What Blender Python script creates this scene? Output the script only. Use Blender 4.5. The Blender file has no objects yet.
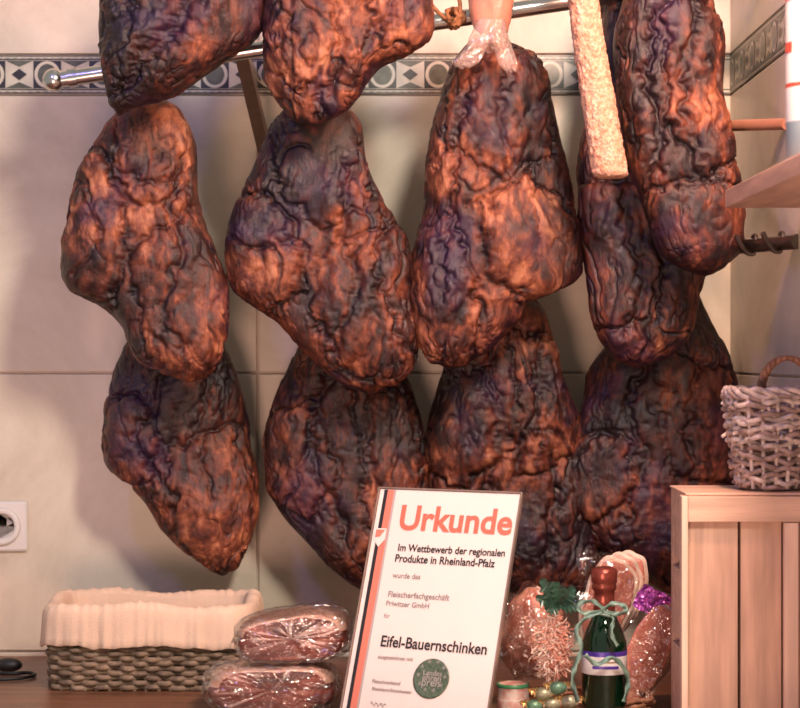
import bpy, bmesh, math, random
import numpy as np
from mathutils import Vector, Matrix
random.seed(4); rng=np.random.RandomState(7)
F=2000.0; CZ=1.4; WD=3.3
def P(px,py,d): return Vector(((px-400)*d/F, d-WD, CZ+(354-py)*d/F))
COUNTER=CZ-0.497
SIDE=0.549
scene=bpy.context.scene
col=scene.collection
def link(o,parent=None):
    col.objects.link(o)
    if parent: o.parent=parent
    return o
# ---------------- materials
def newmat(name):
    m=bpy.data.materials.new(name); m.use_nodes=True
    nt=m.node_tree; b=nt.nodes['Principled BSDF']
    return m,nt,b
def N(nt,t,**k):
    n=nt.nodes.new(t)
    for a,v in k.items(): setattr(n,a,v)
    return n
def ramp(nt,stops):
    r=N(nt,'ShaderNodeValToRGB'); e=r.color_ramp.elements
    e[0].position=stops[0][0]; e[0].color=(*stops[0][1],1)
    e[1].position=stops[-1][0]; e[1].color=(*stops[-1][1],1)
    for p,c in stops[1:-1]:
        x=e.new(p); x.color=(*c,1)
    return r
def simple(name,c,rough=.5,metal=0,noise=0,scale=30,bump=0,bscale=200,c2=None,coat=0,stretch=(1,1,1),bd=.003):
    m,nt,b=newmat(name)
    b.inputs['Roughness'].default_value=rough; b.inputs['Metallic'].default_value=metal
    b.inputs['Coat Weight'].default_value=coat
    tc=N(nt,'ShaderNodeTexCoord'); mp=N(nt,'ShaderNodeMapping'); mp.inputs['Scale'].default_value=stretch
    nt.links.new(tc.outputs['Object'],mp.inputs['Vector'])
    if c2 is None: c2=tuple(x*(1-noise) for x in c)
    n=N(nt,'ShaderNodeTexNoise'); n.inputs['Scale'].default_value=scale; n.inputs['Detail'].default_value=6
    nt.links.new(mp.outputs[0],n.inputs['Vector'])
    r=ramp(nt,[(.35,c2),(.65,c)])
    nt.links.new(n.outputs['Fac'],r.inputs[0]); nt.links.new(r.outputs[0],b.inputs['Base Color'])
    if bump:
        n2=N(nt,'ShaderNodeTexNoise'); n2.inputs['Scale'].default_value=bscale; n2.inputs['Detail'].default_value=5
        nt.links.new(mp.outputs[0],n2.inputs['Vector'])
        bp=N(nt,'ShaderNodeBump'); bp.inputs['Strength'].default_value=bump; bp.inputs['Distance'].default_value=bd
        nt.links.new(n2.outputs['Fac'],bp.inputs['Height']); nt.links.new(bp.outputs[0],b.inputs['Normal'])
    return m
def film(name,tint=(1,1,1),base=.06,rough=.08,milky=0):
    m=bpy.data.materials.new(name); m.use_nodes=True; nt=m.node_tree; nt.nodes.clear()
    o=N(nt,'ShaderNodeOutputMaterial'); mx=N(nt,'ShaderNodeMixShader')
    t=N(nt,'ShaderNodeBsdfTransparent'); t.inputs[0].default_value=(*tint,1)
    g=N(nt,'ShaderNodeBsdfGlossy'); g.inputs['Roughness'].default_value=rough
    lw=N(nt,'ShaderNodeLayerWeight'); lw.inputs[0].default_value=.35
    ma=N(nt,'ShaderNodeMath',operation='MULTIPLY_ADD'); ma.inputs[1].default_value=.35; ma.inputs[2].default_value=base
    ma.use_clamp=True
    nt.links.new(lw.outputs['Fresnel'],ma.inputs[0]); nt.links.new(ma.outputs[0],mx.inputs[0])
    tc=N(nt,'ShaderNodeTexCoord'); n2=N(nt,'ShaderNodeTexNoise'); n2.inputs['Scale'].default_value=45; n2.inputs['Distortion'].default_value=1.5
    bp=N(nt,'ShaderNodeBump'); bp.inputs['Strength'].default_value=.8; bp.inputs['Distance'].default_value=.01
    nt.links.new(tc.outputs['Object'],n2.inputs['Vector']); nt.links.new(n2.outputs['Fac'],bp.inputs['Height']); nt.links.new(bp.outputs[0],g.inputs['Normal'])
    nt.links.new(t.outputs[0],mx.inputs[1]); nt.links.new(g.outputs[0],mx.inputs[2])
    if milky:
        df=N(nt,'ShaderNodeBsdfDiffuse'); df.inputs[0].default_value=(.85,.68,.62,1); m2=N(nt,'ShaderNodeMixShader'); m2.inputs[0].default_value=milky
        nt.links.new(mx.outputs[0],m2.inputs[1]); nt.links.new(df.outputs[0],m2.inputs[2]); nt.links.new(m2.outputs[0],o.inputs[0])
    else: nt.links.new(mx.outputs[0],o.inputs[0])
    return m
M_film=film('clear_film'); M_cello=film('cellophane',base=.13,rough=.12)
M_steel=simple('brushed_steel',(.70,.68,.66),.22,1,.1)
M_dsteel=simple('dark_steel',(.25,.22,.2),.35,1,.2)
M_bronze=simple('brown_steel',(.20,.13,.10),.45,.4,.2)
M_grout=simple('grout',(.74,.62,.54),.8,0,.1)
M_tile,nt,b=newmat('wall_tile')
tc=N(nt,'ShaderNodeTexCoord')
n1=N(nt,'ShaderNodeTexNoise'); n1.inputs['Scale'].default_value=3.2; n1.inputs['Detail'].default_value=10; n1.inputs['Roughness'].default_value=.7; n1.inputs['Distortion'].default_value=.8
nt.links.new(tc.outputs['Object'],n1.inputs['Vector'])
r=ramp(nt,[(.3,(.52,.44,.34)),(.5,(.66,.58,.465)),(.7,(.76,.68,.57))])
nt.links.new(n1.outputs['Fac'],r.inputs[0]); nt.links.new(r.outputs[0],b.inputs['Base Color'])
b.inputs['Roughness'].default_value=.42
n2=N(nt,'ShaderNodeTexNoise'); n2.inputs['Scale'].default_value=14; n2.inputs['Detail'].default_value=4
nt.links.new(tc.outputs['Object'],n2.inputs['Vector'])
bp=N(nt,'ShaderNodeBump'); bp.inputs['Strength'].default_value=.25; bp.inputs['Distance'].default_value=.004
nt.links.new(n2.outputs['Fac'],bp.inputs['Height']); nt.links.new(bp.outputs[0],b.inputs['Normal'])
M_bd_light=simple('border_light',(.66,.62,.50),.4,0,.15,60)
M_bd_dark=simple('border_dark',(.035,.035,.03),.35,0,.3,80)
M_bd_mid=simple('border_green',(.13,.14,.10),.35,0,.4,80)
# ---------------- mesh helpers
def mesh_obj(name,verts,faces,mats,parent=None,midx=None,smooth=False):
    me=bpy.data.meshes.new(name); me.from_pydata([tuple(v) for v in verts],[],faces)
    for m in (mats if isinstance(mats,list) else [mats]): me.materials.append(m)
    if midx is not None: me.polygons.foreach_set('material_index',midx)
    if smooth: me.polygons.foreach_set('use_smooth',[True]*len(me.polygons))
    me.update(); o=bpy.data.objects.new(name,me); link(o,parent); return o
class MB:
    def __init__(s): s.v=[];s.f=[];s.m=[]
    def box(s,lo,hi,m=0):
        k=len(s.v)
        for z in (lo[2],hi[2]):
            for x,y in ((lo[0],lo[1]),(hi[0],lo[1]),(hi[0],hi[1]),(lo[0],hi[1])): s.v.append((x,y,z))
        for f in ((3,2,1,0),(4,5,6,7),(0,1,5,4),(1,2,6,5),(2,3,7,6),(3,0,4,7)):
            s.f.append([k+i for i in f]); s.m.append(m)
    def poly(s,pts,m=0):
        k=len(s.v); s.v+= [tuple(p) for p in pts]; s.f.append(list(range(k,k+len(pts)))); s.m.append(m)
    def obj(s,name,mats,parent=None,bevel=0,smooth=False):
        o=mesh_obj(name,s.v,s.f,mats,parent,s.m,smooth)
        if bevel:
            b=o.modifiers.new('b','BEVEL'); b.width=bevel; b.segments=2; b.limit_method='ANGLE'
        return o
def empty(name,loc=(0,0,0)):
    e=bpy.data.objects.new(name,None); e.location=loc; e.empty_display_size=.02; link(e); return e
def tube(name,polys,r,mat,parent=None,cyclic=False,bezier=False,radii=None,res=4):
    cu=bpy.data.curves.new(name,'CURVE'); cu.dimensions='3D'; cu.bevel_depth=r; cu.bevel_resolution=res; cu.use_fill_caps=True
    for pl in polys:
        sp=cu.splines.new('NURBS' if bezier else 'POLY'); sp.points.add(len(pl)-1)
        for i,p in enumerate(pl):
            sp.points[i].co=(*p,1)
            if radii is not None: sp.points[i].radius=radii[i]
        sp.use_cyclic_u=cyclic
        if bezier: sp.order_u=3; sp.use_endpoint_u=True; sp.resolution_u=8
    cu.materials.append(mat); o=bpy.data.objects.new(name,cu); link(o,parent); return o
def lathe(name,prof,c,mat,parent=None,seg=48,mats=None,mi=None):
    v=[];f=[];m=[]
    for r_,z in prof:
        for i in range(seg):
            a=2*math.pi*i/seg; v.append((c[0]+r_*math.cos(a),c[1]+r_*math.sin(a),c[2]+z))
    for j in range(len(prof)-1):
        for i in range(seg):
            k=(i+1)%seg; f.append([j*seg+i,j*seg+k,(j+1)*seg+k,(j+1)*seg+i]); m.append(mi[j] if mi else 0)
    f.append(list(range(seg))[::-1]); m.append(0); f.append([(len(prof)-1)*seg+i for i in range(seg)]); m.append(mi[-1] if mi else 0)
    o=mesh_obj(name,v,f,mats or mat,parent,m,True)
    return o
# ---------------- numpy noise
def _h(ix,iy,iz,seed):
    with np.errstate(over='ignore'):
        n=(ix.astype(np.uint32)*np.uint32(374761393)+iy.astype(np.uint32)*np.uint32(668265263)+iz.astype(np.uint32)*np.uint32(2246822519)+np.uint32(seed*3266489917%4294967296))
        n=(n^(n>>np.uint32(13)))*np.uint32(1274126177); n=n^(n>>np.uint32(16))
        n=n*np.uint32(2654435761); n=n^(n>>np.uint32(15))
    return n
def noise(p,seed=0):
    i=np.floor(p).astype(np.int64)+100000; f=p-np.floor(p); u=f*f*f*(f*(f*6-15)+10)
    out=0
    for dx in (0,1):
        for dy in (0,1):
            for dz in (0,1):
                h=_h(i[:,0]+dx,i[:,1]+dy,i[:,2]+dz,seed)
                gx=((h&np.uint32(1023))/511.5-1); gy=(((h>>np.uint32(10))&np.uint32(1023))/511.5-1); gz=(((h>>np.uint32(20))&np.uint32(1023))/511.5-1)
                d=gx*(f[:,0]-dx)+gy*(f[:,1]-dy)+gz*(f[:,2]-dz)
                w=(u[:,0] if dx else 1-u[:,0])*(u[:,1] if dy else 1-u[:,1])*(u[:,2] if dz else 1-u[:,2])
                out=out+d*w
    return out*1.2
def fbm(p,seed,oct=4,g=.5):
    a=1;s=0
    for k in range(oct): s=s+a*noise(p*(2**k),seed+k*17); a*=g
    return s
def sstep(a,b,x):
    t=np.clip((x-a)/(b-a),0,1); return t*t*(3-2*t)
# ---------------- room
def tiles_frontal(mb,joints,zs,y,t):
    for a,b_ in zip(joints[:-1],joints[1:]):
        for z0,z1 in zip(zs[:-1],zs[1:]):
            mb.box((a+.0018,y-t,z0+.0018),(b_-.0018,y,z1-.0018),1)
zj=lambda py: P(0,py,WD).z
zb1=zj(95); zb0=zj(55); th=zb1-zj(373)
xj=lambda px:(px-400)*WD/F
tw=xj(733)-xj(258)
joints=[xj(258)-2*tw,xj(258)-tw,xj(258),SIDE]
mb=MB(); mb.box((-1.9,.002,0),(SIDE+.1,.1,2.6),0)
zs_low=[zb1-th*k for k in range(4,-1,-1)]
tiles_frontal(mb,joints,zs_low,.002,.007); tiles_frontal(mb,joints,[zb0,zb0+th,zb0+2*th],.002,.007)
wall=mb.obj('wall_back',[M_grout,M_tile],bevel=.0015)
mb=MB(); mb.box((SIDE+.002,-3.2,0),(SIDE+.1,0.0,2.6),0)
js=[-.005-k*tw for k in range(0,6)]
for a,b_ in zip(js[1:],js[:-1]):
    for zs in (zs_low,[zb0,zb0+th,zb0+2*th]):
        for z0,z1 in zip(zs[:-1],zs[1:]): mb.box((SIDE-.005,a+.0018,z0+.0018),(SIDE+.002,b_-.0018,z1-.0018),1)
mb.obj('wall_right',[M_grout,M_tile],bevel=.0015)
def border(name,s0,s1,fn,parent=None):
    mb=MB(); H=zb0-zb1; z0=zb1
    def q(a,b_,c,d_,m,e): mb.poly([fn(a,c,e),fn(b_,c,e),fn(b_,d_,e),fn(a,d_,e)],m)
    q(s0,s1,z0+.001,z0+H-.001,0,.005)
    t=H*.14; s=s0
    for zz in (z0+.0015,z0+H-t):
        q(s0,s1,zz,zz+.0022,1,.0055); q(s0,s1,zz+t-.0035,zz+t-.0015,1,.0055)
    while s<s1-.012:
        for zz in (z0+.0045,z0+H-t+.003):
            q(s,s+.007,zz,zz+t-.0085,2,.006)
        s+=.0125
    c=z0+H/2; h=H*.5-t-.001; s=s0; per=.092
    while s<s1-per:
        hw=per*.22; cx=s+per*.25
        mb.poly([fn(cx-per*.25,c-h,.0056),fn(cx+per*.25,c-h,.0056),fn(cx+per*.25,c+h,.0056),fn(cx-per*.25,c+h,.0056)],1)
        mb.poly([fn(cx+hw*1.05*math.cos(a),c+h*.98*math.sin(a),.006) for a in [2*math.pi*k/24 for k in range(24)]],0)
        mb.poly([fn(cx+hw*.78*math.cos(a),c+h*.76*math.sin(a),.0064) for a in [2*math.pi*k/24 for k in range(24)]],2)
        cx2=s+per*.75; w=per*.25
        mb.poly([fn(cx2-w,c-h,.0062),fn(cx2+w,c-h,.0062),fn(cx2,c-h*.55,.0062)],2)
        mb.poly([fn(cx2-w,c+h,.0062),fn(cx2,c+h*.55,.0062),fn(cx2+w,c+h,.0062)],2)
        mb.poly([fn(cx2+dx,c+dz,.0066) for dx,dz in ((-w*.55,0),(0,-h*.42),(w*.55,0),(0,h*.42))],1)
        s+=per
    return mb.obj(name,[M_bd_light,M_bd_dark,M_bd_mid])
border('trim_1',-1.8,SIDE-.004,lambda s,z,e:(s,.0-e,z))
border('trim_2',0.006,3.0,lambda s,z,e:(SIDE-e,-s,z))
M_floor=simple('floor_stone',(.25,.2,.17),.5,0,.3,8)
mb=MB(); mb.box((-1.9,-4.2,-.1),(SIDE+.1,.1,0)); mb.obj('floor',M_floor)
M_wood_c=simple('counter_wood',(.24,.11,.06),.35,0,.5,6,.2,60,stretch=(1,12,1))
mb=MB(); mb.box((-1.9,-1.15,COUNTER-.04),(SIDE-.006,-.006,COUNTER)); mb.box((-1.85,-1.1,0),(SIDE-.01,-.02,COUNTER-.041)); mb.obj('counter',M_wood_c,bevel=.004)
# ---------------- ham material
def hammat():
    m,nt,b=newmat('smoked_meat')
    at=N(nt,'ShaderNodeAttribute',attribute_name='tone'); tc=N(nt,'ShaderNodeTexCoord')
    mp=N(nt,'ShaderNodeMapping'); mp.inputs['Scale'].default_value=(1,1,.5); nt.links.new(tc.outputs['Object'],mp.inputs['Vector'])
    n=N(nt,'ShaderNodeTexNoise'); n.inputs['Scale'].default_value=62; n.inputs['Detail'].default_value=12; n.inputs['Roughness'].default_value=.8; n.inputs['Distortion'].default_value=.8
    nt.links.new(mp.outputs[0],n.inputs['Vector'])
    ad=N(nt,'ShaderNodeMath',operation='MULTIPLY_ADD'); ad.inputs[1].default_value=1.5
    nt.links.new(n.outputs['Fac'],ad.inputs[0]); nt.links.new(at.outputs['Fac'],ad.inputs[2])
    sb=N(nt,'ShaderNodeMath',operation='SUBTRACT'); sb.inputs[1].default_value=.75; nt.links.new(ad.outputs[0],sb.inputs[0])
    r=ramp(nt,[(.15,(.013,.006,.008)),(.36,(.035,.010,.009)),(.52,(.075,.019,.012)),(.68,(.155,.041,.021)),(.84,(.27,.084,.040)),(1.0,(.42,.17,.09))])
    nt.links.new(sb.outputs[0],r.inputs[0])
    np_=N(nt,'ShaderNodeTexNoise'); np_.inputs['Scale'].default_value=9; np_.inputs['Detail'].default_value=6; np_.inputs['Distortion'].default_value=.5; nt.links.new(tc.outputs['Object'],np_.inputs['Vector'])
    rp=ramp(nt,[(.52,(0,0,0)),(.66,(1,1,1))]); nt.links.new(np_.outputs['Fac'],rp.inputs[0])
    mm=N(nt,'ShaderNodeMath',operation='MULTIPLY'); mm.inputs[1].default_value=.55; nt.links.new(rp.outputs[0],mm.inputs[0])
    mx=N(nt,'ShaderNodeMix',data_type='RGBA'); mx.inputs[7].default_value=(.030,.011,.046,1)  # blue-purple highlights painted into the base colour in noise patches
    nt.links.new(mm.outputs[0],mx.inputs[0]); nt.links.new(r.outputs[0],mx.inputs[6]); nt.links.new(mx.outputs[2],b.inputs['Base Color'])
    rr=ramp(nt,[(.3,(.32,)*3),(.8,(.50,)*3)]); nt.links.new(sb.outputs[0],rr.inputs[0]); nt.links.new(rr.outputs[0],b.inputs['Roughness'])
    b.inputs['Specular IOR Level'].default_value=.5
    n2=N(nt,'ShaderNodeTexNoise'); n2.inputs['Scale'].default_value=85; n2.inputs['Detail'].default_value=10; n2.inputs['Roughness'].default_value=.7; n2.inputs['Distortion'].default_value=.4
    nt.links.new(mp.outputs[0],n2.inputs['Vector'])
    n3=N(nt,'ShaderNodeTexNoise',noise_type='RIDGED_MULTIFRACTAL'); n3.inputs['Scale'].default_value=32; n3.inputs['Detail'].default_value=7; n3.inputs['Distortion'].default_value=.8
    nt.links.new(mp.outputs[0],n3.inputs['Vector'])
    b1=N(nt,'ShaderNodeBump'); b1.inputs['Strength'].default_value=.6; b1.inputs['Distance'].default_value=.0024; b1.invert=True
    nt.links.new(n3.outputs['Fac'],b1.inputs['Height'])
    bp=N(nt,'ShaderNodeBump'); bp.inputs['Strength'].default_value=.8; bp.inputs['Distance'].default_value=.0042
    nt.links.new(n2.outputs['Fac'],bp.inputs['Height']); nt.links.new(b1.outputs[0],bp.inputs['Normal']); nt.links.new(bp.outputs[0],b.inputs['Normal'])
    return m
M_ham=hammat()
M_cord=simple('twine',(.35,.14,.06),.8,0,.4,100,.5,400)
def gsm(a,s):
    k=int(4*s)+1; x=np.arange(-k,k+1); w=np.exp(-x*x/(2*s*s)); w/=w.sum()
    return np.convolve(np.pad(a,k,mode='reflect',reflect_type='odd'),w,'valid')
def poly_sd(wx,wy,pts):
    dm=np.full(wx.shape,1e9); ins=np.zeros(wx.shape,bool)
    for (x0,y0),(x1,y1) in zip(pts,pts[1:]+pts[:1]):
        L=(x1-x0)**2+(y1-y0)**2; u=np.clip(((wx-x0)*(x1-x0)+(wy-y0)*(y1-y0))/L,0,1)
        dm=np.minimum(dm,np.hypot(wx-x0-u*(x1-x0),wy-y0-u*(y1-y0)))
        if y0!=y1:
            c_=((y0>wy)!=(y1>wy))&(wx<(x1-x0)*(wy-y0)/(y1-y0)+x0); ins^=c_
    return np.where(ins,dm,-dm)
def ham(rows,d,seed,creases=(),tone=0.0,cord_to=None,lighter=None,flaps=()):
    rows=np.array(rows,float)
    mid0=(rows[0,1]+rows[0,2])/2; mid1=(rows[-1,1]+rows[-1,2])/2
    w0=(rows[0,2]-rows[0,1])/2; w1=(rows[-1,2]-rows[-1,1])/2
    rows=np.vstack([[rows[0,0]-w0*.35,mid0,mid0],rows,[rows[-1,0]+w1*.35,mid1,mid1]])
    NZ=330;NT=310
    yy=np.linspace(rows[0,0],rows[-1,0],600)
    xl=gsm(np.interp(yy,rows[:,0],rows[:,1]),9); xr=gsm(np.interp(yy,rows[:,0],rows[:,2]),9)
    t=np.linspace(0,1,NZ); ys=rows[0,0]+(rows[-1,0]-rows[0,0])*(.5-.5*np.cos(np.pi*t))*.6+(rows[-1,0]-rows[0,0])*t*.4
    XL=np.interp(ys,yy,xl); XR=np.interp(ys,yy,xr)
    cx=(XL+XR)/2; hw=np.maximum((XR-XL)/2,0)
    e=np.minimum(t,1-t); hw=hw*np.clip(e/.012,0,1)**.5
    mh=hw.max(); ty=.060*np.clip(hw/(.75*mh),0,1)**.75
    th_=np.linspace(0,2*np.pi,NT,endpoint=False)
    c=np.cos(th_); s=np.sin(th_)
    c_=np.sign(c)*np.abs(c)**.82; s_=np.sign(s)*np.abs(s)**.82
    X=(cx[:,None]-400+hw[:,None]*c_[None])*d/F
    Y=(d-WD)-ty[:,None]*s_[None]
    Z=np.repeat((CZ+(354-ys)*d/F)[:,None],NT,1)
    G=np.stack([X,Y,Z],-1)
    px=cx[:,None]+hw[:,None]*c_[None]; py=np.repeat(ys[:,None],NT,1)
    front=np.clip(s_[None]*1.5,0,1)*np.ones((NZ,1))
    du=np.roll(G,-1,1)-np.roll(G,1,1); dv=np.gradient(G,axis=0)
    n=np.cross(du,dv); l_=np.linalg.norm(n,axis=-1,keepdims=True); n=n/np.maximum(l_,1e-12)
    ctr=np.stack([np.repeat(((cx-400)*d/F)[:,None],NT,1),np.full((NZ,NT),d-WD),Z],-1)
    n=n*np.sign(((G-ctr)*n).sum(-1).mean()); fade=np.clip(e/.05,0,1)[:,None]
    crease=np.zeros((NZ,NT)); lump=np.zeros((NZ,NT))
    Q=np.stack([px.ravel()/18,py.ravel()/18,np.full(px.size,seed*.7)],-1)
    wx=px+11*fbm(Q,5,3).reshape(px.shape); wy=py+11*fbm(Q+9.3,6,3).reshape(px.shape)
    for cr in creases:
        w,dep,pts=cr; dm=np.full((NZ,NT),1e9); w=w*.6
        for (x0,y0),(x1,y1) in zip(pts[:-1],pts[1:]):
            L=(x1-x0)**2+(y1-y0)**2; u=np.clip(((wx-x0)*(x1-x0)+(wy-y0)*(y1-y0))/L,0,1)
            dm=np.minimum(dm,np.hypot(wx-x0-u*(x1-x0),wy-y0-u*(y1-y0)))
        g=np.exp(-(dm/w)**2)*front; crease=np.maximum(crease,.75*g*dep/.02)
        lump+=.30*dep*np.exp(-((dm-3.6*w)/(2.6*w))**2)*front
    rimt=np.zeros((NZ,NT))
    for dep,pts in flaps:
        dep=dep*.85
        sd=poly_sd(wx,wy,[tuple(map(float,p)) for p in pts])
        lump+=front*np.where(sd>0,dep*(1-np.exp(-np.maximum(sd,0)/10.)),-.40*dep*np.exp(np.minimum(sd,0)/6.))
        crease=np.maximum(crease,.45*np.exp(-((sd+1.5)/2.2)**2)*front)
        rimt+=.10*np.exp(-((sd-8)/6.)**2)*front
    Pn=G.reshape(-1,3)+np.array([seed*3.1,seed*1.7,seed*.9])
    sh=(NZ,NT)
    big=fbm(Pn*7,seed,2).reshape(sh)
    wv=np.stack([fbm(Pn*14,seed+50,3),fbm(Pn*14,seed+60,3),fbm(Pn*14,seed+70,3)],-1)
    a1=noise((Pn+wv*.020)*np.array([14,14,5.]),seed+1).reshape(sh)
    a2=noise((Pn+wv*.018)*np.array([34,34,12.]),seed+2).reshape(sh)
    a3=noise((Pn+wv*.014)*np.array([74,74,27.]),seed+3).reshape(sh)
    a4=noise((Pn+wv*.010)*np.array([140,140,60.]),seed+4).reshape(sh)
    f1=np.exp(-(a1/.032)**2); f2=np.exp(-(a2/.05)**2); f3=np.exp(-(a3/.085)**2); f4=np.exp(-(a4/.15)**2)
    mk=lambda f,s_: sstep(-.02,.28,fbm(Pn*f,seed+s_,2)).reshape(sh)
    m1=mk(8,9); m2=mk(12,19); m3=mk(14,29); m4=mk(16,39)
    bil=.0034*np.abs(a2)*(.15+m2)+.0030*np.abs(a3)*(.15+m3)+.0020*np.abs(a4)*(.2+m4)
    disp=.014*big-.0046*f1*m1-.0027*f2*m2-.0016*f3*m3-.0007*f4*m4+bil-.010*crease+lump
    disp=(disp-.0015)*fade
    G2=G+n*disp[...,None]
    G2[...,1]=np.minimum(G2[...,1],-.012)
    streak=fbm((Pn+wv*.02)*np.array([60,60,20.]),seed+30,3).reshape(sh)
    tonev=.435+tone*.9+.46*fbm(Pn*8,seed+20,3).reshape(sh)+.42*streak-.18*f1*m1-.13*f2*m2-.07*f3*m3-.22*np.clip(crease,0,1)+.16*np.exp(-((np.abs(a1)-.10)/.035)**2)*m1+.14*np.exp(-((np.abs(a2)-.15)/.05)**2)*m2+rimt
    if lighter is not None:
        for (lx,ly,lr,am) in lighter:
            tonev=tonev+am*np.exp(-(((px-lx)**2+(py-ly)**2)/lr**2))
    V=G2.reshape(-1,3)
    idx=np.arange(NZ*NT).reshape(sh)
    A=idx[:-1];B=np.roll(idx,-1,1)[:-1];C=np.roll(idx,-1,1)[1:];D=idx[1:]
    Fc=np.stack([A,B,C,D],-1).reshape(-1,4)[:, ::-1]
    me=bpy.data.meshes.new('smoked_ham'); me.vertices.add(len(V)); me.vertices.foreach_set('co',V.astype(np.float32).ravel())
    nf=len(Fc); me.loops.add(nf*4); me.loops.foreach_set('vertex_index',Fc.astype(np.int32).ravel())
    me.polygons.add(nf); me.polygons.foreach_set('loop_start',np.arange(0,nf*4,4,dtype=np.int32))
    me.update(calc_edges=True); me.polygons.foreach_set('use_smooth',np.ones(nf,bool))
    at=me.attributes.new('tone','FLOAT','POINT'); at.data.foreach_set('value',tonev.ravel().astype(np.float32))
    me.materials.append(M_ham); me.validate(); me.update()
    o=bpy.data.objects.new('smoked_ham',me); link(o)
    top=Vector(((mid0-400)*d/F,d-WD,CZ+(354-rows[0,0])*d/F))
    if cord_to is not None:
        e_=Vector(cord_to(top)); tube('hanging_cord',[[top-Vector((0,0,.03)),top.lerp(e_,.5)+Vector((.002,.003,0)),e_]],.0022,M_cord,o,bezier=True)
        if e_.y>-.03: tube('wall_hook',[[e_+Vector((0,.02,.0)),e_,e_+Vector((0,-.008,.008))]],.003,M_dsteel,o)
    return o
RA=P(58,80,2.985); RB=P(600,-3,2.965)
RC=RA+(RB-RA)*1.35
def rail_pt(x):
    t=(x-RA.x)/(RB.x-RA.x); return RA.lerp(RB,t)
UPZ=RB.z+.42
c_rail=lambda top: (top.x, rail_pt(top.x).y, rail_pt(top.x).z)
c_up=lambda top:(top.x,2.86-WD,UPZ)
c_wall=lambda t:(t.x,-.02,t.z+.05)
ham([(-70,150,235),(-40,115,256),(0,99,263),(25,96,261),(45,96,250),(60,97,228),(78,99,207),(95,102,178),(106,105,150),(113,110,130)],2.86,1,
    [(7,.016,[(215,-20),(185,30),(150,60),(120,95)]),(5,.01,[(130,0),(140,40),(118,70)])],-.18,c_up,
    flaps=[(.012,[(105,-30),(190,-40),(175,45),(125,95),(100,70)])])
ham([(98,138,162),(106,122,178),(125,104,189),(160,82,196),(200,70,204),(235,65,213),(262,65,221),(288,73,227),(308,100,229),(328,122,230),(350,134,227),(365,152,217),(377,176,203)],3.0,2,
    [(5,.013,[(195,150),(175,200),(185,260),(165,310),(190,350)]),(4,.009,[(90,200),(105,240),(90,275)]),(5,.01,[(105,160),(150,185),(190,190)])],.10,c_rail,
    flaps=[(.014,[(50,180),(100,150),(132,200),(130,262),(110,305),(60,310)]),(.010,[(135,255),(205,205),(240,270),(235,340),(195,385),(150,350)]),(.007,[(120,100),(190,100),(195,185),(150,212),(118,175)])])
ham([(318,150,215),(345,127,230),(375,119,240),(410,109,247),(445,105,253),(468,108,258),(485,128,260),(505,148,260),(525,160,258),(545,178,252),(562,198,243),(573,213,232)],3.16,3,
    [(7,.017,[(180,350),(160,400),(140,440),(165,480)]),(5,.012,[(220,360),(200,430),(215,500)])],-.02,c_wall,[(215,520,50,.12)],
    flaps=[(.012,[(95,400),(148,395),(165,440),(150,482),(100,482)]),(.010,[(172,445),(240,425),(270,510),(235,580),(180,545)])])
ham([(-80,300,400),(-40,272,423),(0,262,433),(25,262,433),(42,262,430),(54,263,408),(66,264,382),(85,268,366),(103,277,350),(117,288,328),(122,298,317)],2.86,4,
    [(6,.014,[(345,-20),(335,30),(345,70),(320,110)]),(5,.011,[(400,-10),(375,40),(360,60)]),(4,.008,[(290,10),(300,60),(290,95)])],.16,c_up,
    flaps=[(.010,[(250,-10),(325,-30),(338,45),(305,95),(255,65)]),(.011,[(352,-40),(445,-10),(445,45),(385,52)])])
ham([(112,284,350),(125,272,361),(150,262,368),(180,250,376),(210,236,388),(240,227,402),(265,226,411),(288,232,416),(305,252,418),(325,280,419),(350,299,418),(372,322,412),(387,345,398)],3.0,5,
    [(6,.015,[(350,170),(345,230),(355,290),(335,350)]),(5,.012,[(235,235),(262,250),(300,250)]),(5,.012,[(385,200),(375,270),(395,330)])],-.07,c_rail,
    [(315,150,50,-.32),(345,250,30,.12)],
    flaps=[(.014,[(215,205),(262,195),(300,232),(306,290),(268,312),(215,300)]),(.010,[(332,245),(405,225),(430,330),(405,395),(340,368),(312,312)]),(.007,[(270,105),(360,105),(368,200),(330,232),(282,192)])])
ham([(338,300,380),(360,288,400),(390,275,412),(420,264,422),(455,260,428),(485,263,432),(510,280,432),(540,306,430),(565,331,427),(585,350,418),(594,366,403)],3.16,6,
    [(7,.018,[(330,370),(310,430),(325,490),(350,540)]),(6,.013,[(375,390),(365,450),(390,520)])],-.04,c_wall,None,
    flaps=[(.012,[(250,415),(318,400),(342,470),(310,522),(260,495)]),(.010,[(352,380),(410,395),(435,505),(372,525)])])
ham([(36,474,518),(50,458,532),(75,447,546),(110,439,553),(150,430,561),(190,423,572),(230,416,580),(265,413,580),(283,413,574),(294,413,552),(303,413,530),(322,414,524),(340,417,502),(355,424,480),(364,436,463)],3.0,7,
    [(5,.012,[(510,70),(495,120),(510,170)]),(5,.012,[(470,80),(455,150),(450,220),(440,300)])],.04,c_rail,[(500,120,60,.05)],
    flaps=[(.015,[(476,205),(525,178),(595,225),(595,300),(525,302),(488,275)]),(.010,[(400,235),(455,218),(478,300),(470,375),(400,360)]),(.007,[(445,50),(545,50),(552,155),(500,180),(450,150)])])
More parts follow.
